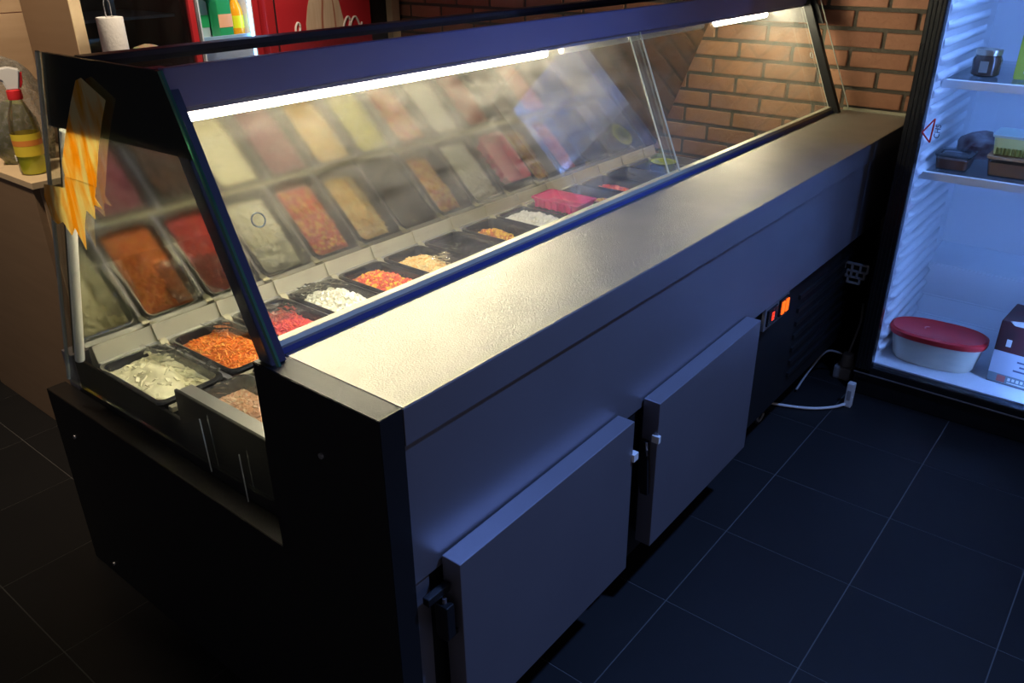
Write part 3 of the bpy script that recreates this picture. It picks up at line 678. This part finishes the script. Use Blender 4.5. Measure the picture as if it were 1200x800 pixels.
box('print_line', (-.0918, -.05, .010), (-.0912, .038, .0135), white_pl, cb, 0)

# ------------------------------------------------------------------ power socket, plugs and cables by the wall
sk = thing('wall_socket', 'small grey slotted connector on the dark grille below the worktop', 'socket', (2.165, -.005, .425))
sl = .011
bm = bmesh.new()
for z, xs in ((.026, (-.04, .04)), (0.0, (-.04, .04)), (-.022, (-.034, .030)), (-.042, (-.022, .022))): bbox_into(bm, (-.012, xs[0], z-.0032), (.0, xs[1], z+.0032), .001)
for y in (-.04, -.016, .012, .038): bbox_into(bm, (-.012, y-.0035, 0.0), (0, y+.0035, .026), .001)
for y in (-.032, -.008, .012, .028): bbox_into(bm, (-.012, y-.0035, -.024), (0, y+.0035, 0), .001)
for y in (-.020, .020): bbox_into(bm, (-.012, y-.0035, -.043), (0, y+.0035, -.02), .001)
link('socket_frame', me_of(bm), grey_pl, sk)
box('socket_back', (0, -.036, -.03), (.02, .037, .022), black_gap, sk, 0)
pw = thing('plug_block', 'grey plug adaptor standing on the floor beside the fridge', 'plug', (2.20, -.02, 0))
box('adaptor', (-.03, -.032, .0), (.03, .03, .05), grey_pl, pw, .008)
lathe('plug', (0.005, -.005), [(.024, .045), (.022, .07), (.019, .095), (.012, .10)], grey_pl, pw, 14)
tag(tube('power_cable', spline([(2.205, -.025, .10), (2.22, -.03, .15), (2.26, -.03, .21), (2.32, -.01, .25)], 6), .004, grey_pl), 'thin grey cable rising from the plug adaptor', 'cable')
tag(tube('power_cable', spline([(2.19, -.005, .095), (2.15, .04, .105), (2.06, .06, .06), (1.98, .07, .012)], 6), .004, grey_pl), 'thin grey cable running from the plug towards the counter', 'cable')
tag(tube('power_cable', spline([(1.84, .11, .008), (1.86, .05, .008), (1.895, -.02, .008), (1.95, -.075, .008), (1.99, -.098, .01)], 8), .0048, white_pl), 'white cable looping over the dark floor to the socket strip', 'cable')
ps = thing('socket_strip', 'narrow white socket strip standing on end by the fridge', 'socket', (2.0, -.106, 0))
s_ = box('strip_body', (-.012, -.012, 0), (.012, .012, .092), white_pl, ps, .004)
box('strip_slot', (-.0135, -.006, .03), (-.0115, .006, .065), grey_pl, ps, .001)

# ------------------------------------------------------------------ service side: wooden cabinet and what stands on it
cab = thing('wooden_cabinet', 'brown wooden cabinet with pale top behind the counter', 'cabinet', (0, 0, 0))
box('side_panel', (.25, 1.632, 0), (.268, 2.40, .862), mat('mid_oak_laminate', (.25, .165, .10), .5, noise=(4, .8, (.31, .205, .125), (1, 1, 10))), cab, .001)
box('front_panel', (.268, 1.625, 0), (.62, 1.643, .862), wood, cab, .001)
box('body', (.27, 1.645, .01), (.62, 2.40, .86), wood_dark, cab, .001)
box('top', (.245, 1.615, .862), (.62, 2.41, .88), wood_edge, cab, .001)
hu = thing('wooden_hutch', 'tall brown upright board and plank back standing on the wooden cabinet', 'shelf', (0, 0, 0))
up_ = box('upright', (.51, 1.745, .8805), (.54, 2.055, 1.85), wood_dark, hu, .001)
box('upright_edge', (.509, 1.741, .8805), (.541, 1.7455, 1.85), wood_edge, up_, .0005)
for k in range(5): box('plank', (.0, 2.06, .8805+k*.195), (.56, 2.078, .8805+.193+k*.195), wood, hu, .0015)
# spray bottle
sb = thing('spray_bottle', 'clear spray bottle of yellow-green cleaner with red collar', 'bottle', (.303, 1.722, .88)); sb.rotation_euler = (0, 0, R(-20))
lathe('liquid', (0, 0), [(.030, .002), (.033, .01), (.033, .075)], mat('yellow_green_liquid', (.85, .90, .06), .15, 0, emit=None), sb, 20)
lathe('bottle_wall', (0, 0), [(.032, 0), (.036, .008), (.036, .125), (.030, .16), (.016, .195), (.0145, .212)], clear_mat('bottle_plastic', (.97, .97, .94)), sb, 20)
loft('label', [circ((0, 0), .0368, 20, .052), circ((0, 0), .0368, 20, .112)], mat('yellow_label', (.80, .62, .05), .45), sb, False, False)
loft('label_band', [circ((0, 0), .0371, 20, .080), circ((0, 0), .0371, 20, .095)], mat('orange_band', (.80, .28, .05), .45), sb, False, False)
box('barcode', (-.0385, -.008, .038), (-.0355, .012, .052), white_pl, sb, .0005)
lathe('collar', (0, 0), [(.018, .200), (.019, .205), (.018, .224), (.014, .226)], red_pl, sb, 18)
prism('trigger_head', [(-.052, .268), (-.040, .258), (-.022, .250), (-.014, .225), (.014, .225), (.020, .250), (.026, .276), (.0, .284), (-.03, .280)], 'y', -.011, .011, white_pl, sb, .003)
prism('trigger', [(.018, .262), (.030, .270), (.026, .240), (.018, .226), (.014, .232)], 'y', -.006, .006, red_pl, sb, .002)
film2 = glass_mat('plastic_bag', (.9, .9, .88), 1.2, dust=.16, streak=(20, 20, 20), rough=.1)
bag('plastic_bag', 'crinkled clear plastic bag behind the spray bottle', 'bag', (.36, 1.90, .8805), .085, .09, .27, film2, 11)
bag('leafy_greens', 'green leaves inside the clear plastic bag on the cabinet', 'greens', (.345, 1.885, .881), .06, .07, .15, mat('green_leaves', (.14, .20, .04), .5, noise=(30, .7, (.35, .36, .12))), 12)
lathe('x', (0, 0), [(.01, 0), (.01, .01)], white_pl) and bpy.data.objects.remove(bpy.data.objects['x'])
wb = thing('white_bottle', 'small white bottle with red cap seen through the end glass', 'bottle', (.395, 1.70, .88))
lathe('bottle_body', (0, 0), [(.020, 0), (.022, .006), (.022, .06), (.012, .08)], white_pl, wb, 16)
lathe('cap', (0, 0), [(.013, .079), (.013, .098), (.010, .10)], red_pl, wb, 14)

# steel table behind, with paper roll and tub
tbz = .97
tab = thing('service_table', 'dark steel table behind the counter carrying the paper roll', 'table', (0, 0, 0))
box('table_top', (.66, 2.02, tbz-.03), (1.40, 2.50, tbz), dark_steel, tab, .003)
for x in (.69, 1.37):
    for y in (2.05, 2.47): box('leg', (x-.015, y-.015, 0), (x+.015, y+.015, tbz-.03), dark_steel, tab, .002)
pr = thing('paper_roll', 'white paper towel roll on a wire holder', 'paper roll', (.943, 2.40, tbz))
lathe('holder_base', (0, 0), [(.06, 0), (.06, .008), (.01, .010)], steel, pr, 24)
lathe('paper', (0, 0), [(.020, .012), (.045, .012), (.046, .014), (.046, .238), (.045, .240), (.018, .240), (.018, .225)], mat('white_paper', (.78, .72, .62), .9, bump=(90, .2)), pr, 28)
tube('wire_loop', spline([(-.011, 0, .02), (-.011, 0, .24), (-.011, 0, .285), (-.004, 0, .302), (.004, 0, .302), (.011, 0, .285), (.011, 0, .24), (.011, 0, .02)], 6), .0022, steel, pr, 8)
bt_ = thing('blue_lit_tub', 'clear plastic tub with lid on the steel table, blue cooler light painted into its colour', 'tub', (1.115, 2.30, tbz))
loft('tub_wall', [rrect(0, 0, .13, .13, .015, 0), rrect(0, 0, .155, .155, .018, .10), rrect(0, 0, .149, .149, .018, .10), rrect(0, 0, .126, .126, .014, .004)], clear_mat('plastic_blue_light_tint', (.35, .55, .85)), bt_)  # blue light from the cooler is put into the wall and lid colours
loft('lid', [rrect(0, 0, .162, .162, .02, .099), rrect(0, 0, .164, .164, .02, .110), rrect(0, 0, .15, .15, .02, .112)], mat('lid_blue_light_tint', (.16, .42, .90), .3), bt_)
bag('snack_bag', 'clear bag with red and green contents on the steel table', 'bag', (1.08, 2.44, tbz+.001), .08, .045, .118, mat('mixed_snack', (.35, .06, .06), .35, noise=(14, .4, (.15, .30, .12))), 21)
bag('plastic_pouch', 'crinkled pink plastic pouch beside the wooden upright', 'bag', (.73, 2.30, tbz+.001), .05, .05, .21, mat('pinkish_film', (.42, .22, .30), .25, noise=(20, .6, (.6, .56, .55))), 22)

# ------------------------------------------------------------------ drink coolers at the back
CY = 2.60
def cooler_box(t, x0, x1, y0, y1, z1, m, liner):
    box('side', (x0, y0+.03, 0), (x0+.03, y1, z1), m, t, .002); box('side', (x1-.03, y0+.03, 0), (x1, y1, z1), m, t, .002)
    box('back', (x0+.03, y1-.03, .1), (x1-.03, y1, z1), liner, t, .001); box('base', (x0+.03, y0+.03, 0), (x1-.03, y1-.03, .12), m, t, .002)
    box('roof', (x0, y0+.03, z1), (x1, y1, z1+.06), m, t, .002)
c1 = thing('drink_cooler', 'red-framed drink cooler with a dark glass door', 'cooler', (0, 0, 0))
cooler_box(c1, .80, 1.395, CY, 3.2, 1.9, red_paint, mat('dark_liner', (.06, .07, .09), .5))
d = box('door', (1.375, CY-.02, .1), (1.40, CY+.02, 1.9), red_paint, c1, .002)
box('door_stile', (.80, CY-.02, .1), (.825, CY+.02, 1.9), red_paint, d, .002); box('door_rail', (.82, CY-.02, .1), (1.38, CY+.02, .16), red_paint, d, .002); box('door_rail', (.82, CY-.02, 1.84), (1.38, CY+.02, 1.9), red_paint, d, .002)
box('door_glass', (.822, CY-.004, .158), (1.378, CY+.004, 1.842), cooler_dark, d, 0)
box('door_seal', (1.402, CY-.025, .1), (1.412, CY+.02, 1.9), steel, d, .001)
for z in (.7, 1.0, 1.17, 1.35):
    box('shelf', (.835, CY+.08, z), (1.365, 3.1, z+.012), cooler_in, c1, .001)
box('shelf_post', (1.06, CY+.03, .15), (1.09, CY+.05, 1.85), mat('pale_blue_paint', (.25, .4, .55), .4), c1, .001)
c2 = thing('drink_cooler', 'open lit drink cooler with bottles and cartons behind the counter', 'cooler', (0, 0, 0))
cooler_box(c2, 1.415, 1.745, CY, 3.2, 1.9, red_paint, cooler_in)
box('liner_side', (1.446, CY+.03, .12), (1.452, 3.17, 1.9), cooler_in, c2, 0); box('liner_side', (1.708, CY+.03, .12), (1.714, 3.17, 1.9), cooler_in, c2, 0)
SH = (.80, 1.065, 1.33)
for z in SH:
    s = box('shelf', (1.453, CY+.06, z-.012), (1.707, 3.16, z), cooler_in, c2, .001)
    box('shelf_lip', (1.453, CY+.05, z-.014), (1.707, CY+.06, z+.014), MATS['pale_blue_paint'], s, .001)
box('led_strip', (1.700, CY+.032, .2), (1.7075, CY+.042, 1.85), cooler_led, c2, .001)
box('led_strip', (1.50, CY+.06, 1.88), (1.66, CY+.08, 1.895), cooler_led, c2, .001)
DG = 'drinks in the lit cooler'
def bottle(x, y, z, label, m, cap, h_=.22, r=.031):
    b = thing('drink_bottle', label, 'bottle', (x, y, z), DG)
    lathe('bottle_body', (0, 0), [(r*.9, 0), (r, .01), (r, h_*.55), (r*.8, h_*.68), (r*.42, h_*.85), (r*.42, h_*.93)], m, b, 16)
    lathe('cap', (0, 0), [(r*.48, h_*.92), (r*.48, h_), (r*.4, h_*1.005)], cap, b, 14)
    loft('label', [circ((0, 0), r*1.015, 16, h_*.2), circ((0, 0), r*1.015, 16, h_*.48)], cap, b, False, False); return b
def carton(x, y, z, label, m, m2, h_=.2):
    b = thing('drink_carton', label, 'carton', (x, y, z), DG)
    prism('carton_body', [(-.034, 0), (.034, 0), (.034, h_*.86), (0, h_), (-.034, h_*.86)], 'y', -.034, .034, m, b, .002)
    box('carton_print', (-.034, -.0352, h_*.25), (.034, -.034, h_*.55), m2, b, 0); return b
orange = mat('orange_drink', (.85, .34, .01), .2); green = mat('green_print', (.02, .30, .10), .4); ylw = mat('yellow_cap', (.75, .75, .02), .4); tan = mat('peach_print', (.8, .4, .2), .5); palg = mat('pale_can', (.5, .62, .66), .35, .4)
zs = SH[1]
bottle(1.672, CY+.10, zs, 'orange drink bottle with yellow cap on the upper cooler shelf', orange, ylw, .185)
carton(1.600, CY+.11, zs, 'green and peach carton on the upper cooler shelf', green, tan, .18)
carton(1.540, CY+.20, zs, 'pale can-like carton on the upper cooler shelf', palg, green, .17)
carton(1.655, CY+.24, zs, 'dark green carton behind the orange bottle', green, palg, .17)
zs = SH[0]
bottle(1.675, CY+.10, zs, 'orange bottle with blue base label on the lower cooler shelf', orange, mat('blue_label', (.08, .12, .5), .4), .23)
c_ = carton(1.612, CY+.10, zs, 'green carton with white lettering on the lower cooler shelf', mat('teal_green', (.0, .33, .2), .4), white_pl, .24)
text('lettering', 'DO', .05, white_pl, c_, (0, -.0358, .17), (R(90), R(75), 0))
carton(1.535, CY+.22, zs, 'pale blue carton on the lower cooler shelf', palg, palg, .2)
c3 = thing('drink_cooler', 'closed red cooler door with cream bottle graphic and white script', 'cooler', (0, 0, 0))
cooler_box(c3, 1.755, 2.375, CY, 3.2, 1.9, red_paint, dark_wall)
d = box('door', (1.812, CY-.012, .1), (2.375, CY+.03, 1.9), mat('red_door_print', (.50, .022, .030), .4), c3, .002)
box('door_gap', (1.800, CY-.004, .1), (1.812, CY+.03, 1.9), black_gap, c3, 0); box('frame_stile', (1.755, CY-.010, .1), (1.800, CY+.03, 1.9), red_paint, c3, .002)
bodyc = mat('cream_print', (.55, .36, .22), .5, noise=(9, .7, (.68, .52, .36), (9, 1, .6))); foldm = mat('brown_print', (.40, .15, .09), .5)
yb = CY-.0122
prism('printed_shape', [(1.965, 1.03), (1.968, 1.10), (1.985, 1.17), (2.02, 1.26), (2.07, 1.36), (2.13, 1.36), (2.165, 1.24), (2.19, 1.13), (2.205, 1.06), (2.195, 1.03)], 'y', yb-.001, yb, bodyc, d)
for pts in ([(2.055, 1.04), (2.06, 1.12), (2.075, 1.22), (2.09, 1.34), (2.098, 1.34), (2.086, 1.22), (2.072, 1.12), (2.068, 1.04)], [(2.14, 1.06), (2.138, 1.14), (2.13, 1.26), (2.134, 1.26), (2.146, 1.14), (2.148, 1.06)]):
    prism('printed_fold', pts, 'y', yb-.0016, yb-.001, foldm, d)
def script(pts):
    o = tube('script_stroke', spline([(x, yb-.0012, z) for x, z in pts], 6), .0055, mat('cream_white_print', (.75, .66, .58), .5), d, 6); o.scale = (1, 1, 1)
script([(1.905, 1.045), (1.905, 1.085), (1.918, 1.108), (1.930, 1.10), (1.928, 1.075), (1.912, 1.05)])
script([(2.185, 1.05), (2.20, 1.09), (2.222, 1.115), (2.236, 1.10), (2.228, 1.07), (2.215, 1.05)])
script([(2.23, 1.06), (2.25, 1.10), (2.272, 1.112), (2.29, 1.085), (2.30, 1.06), (2.312, 1.085)])

# ------------------------------------------------------------------ ceiling lamp housings; the cooler one is added for the fill lamp
for nm, lab, c, r in (('ceiling_spotlight', 'small black ceiling spotlight over the customer side', (1.15, -1.0), .06), ('ceiling_lamp', 'black ceiling spotlight over the wooden cabinet', (-.25, 1.25), .06), ('ceiling_spotlight', 'black ceiling housing added for the fill lamp before the drink coolers', (1.2, 1.75), .06)):
    t = thing(nm, lab, 'lamp', (c[0], c[1], 2.75))
    loft('housing', [circ((0, 0), r*1.25, 24, 0), circ((0, 0), r*1.25, 24, -.09), circ((0, 0), r*1.15, 24, -.09), circ((0, 0), r*1.15, 24, -.02)], black_coat, t, True, True)
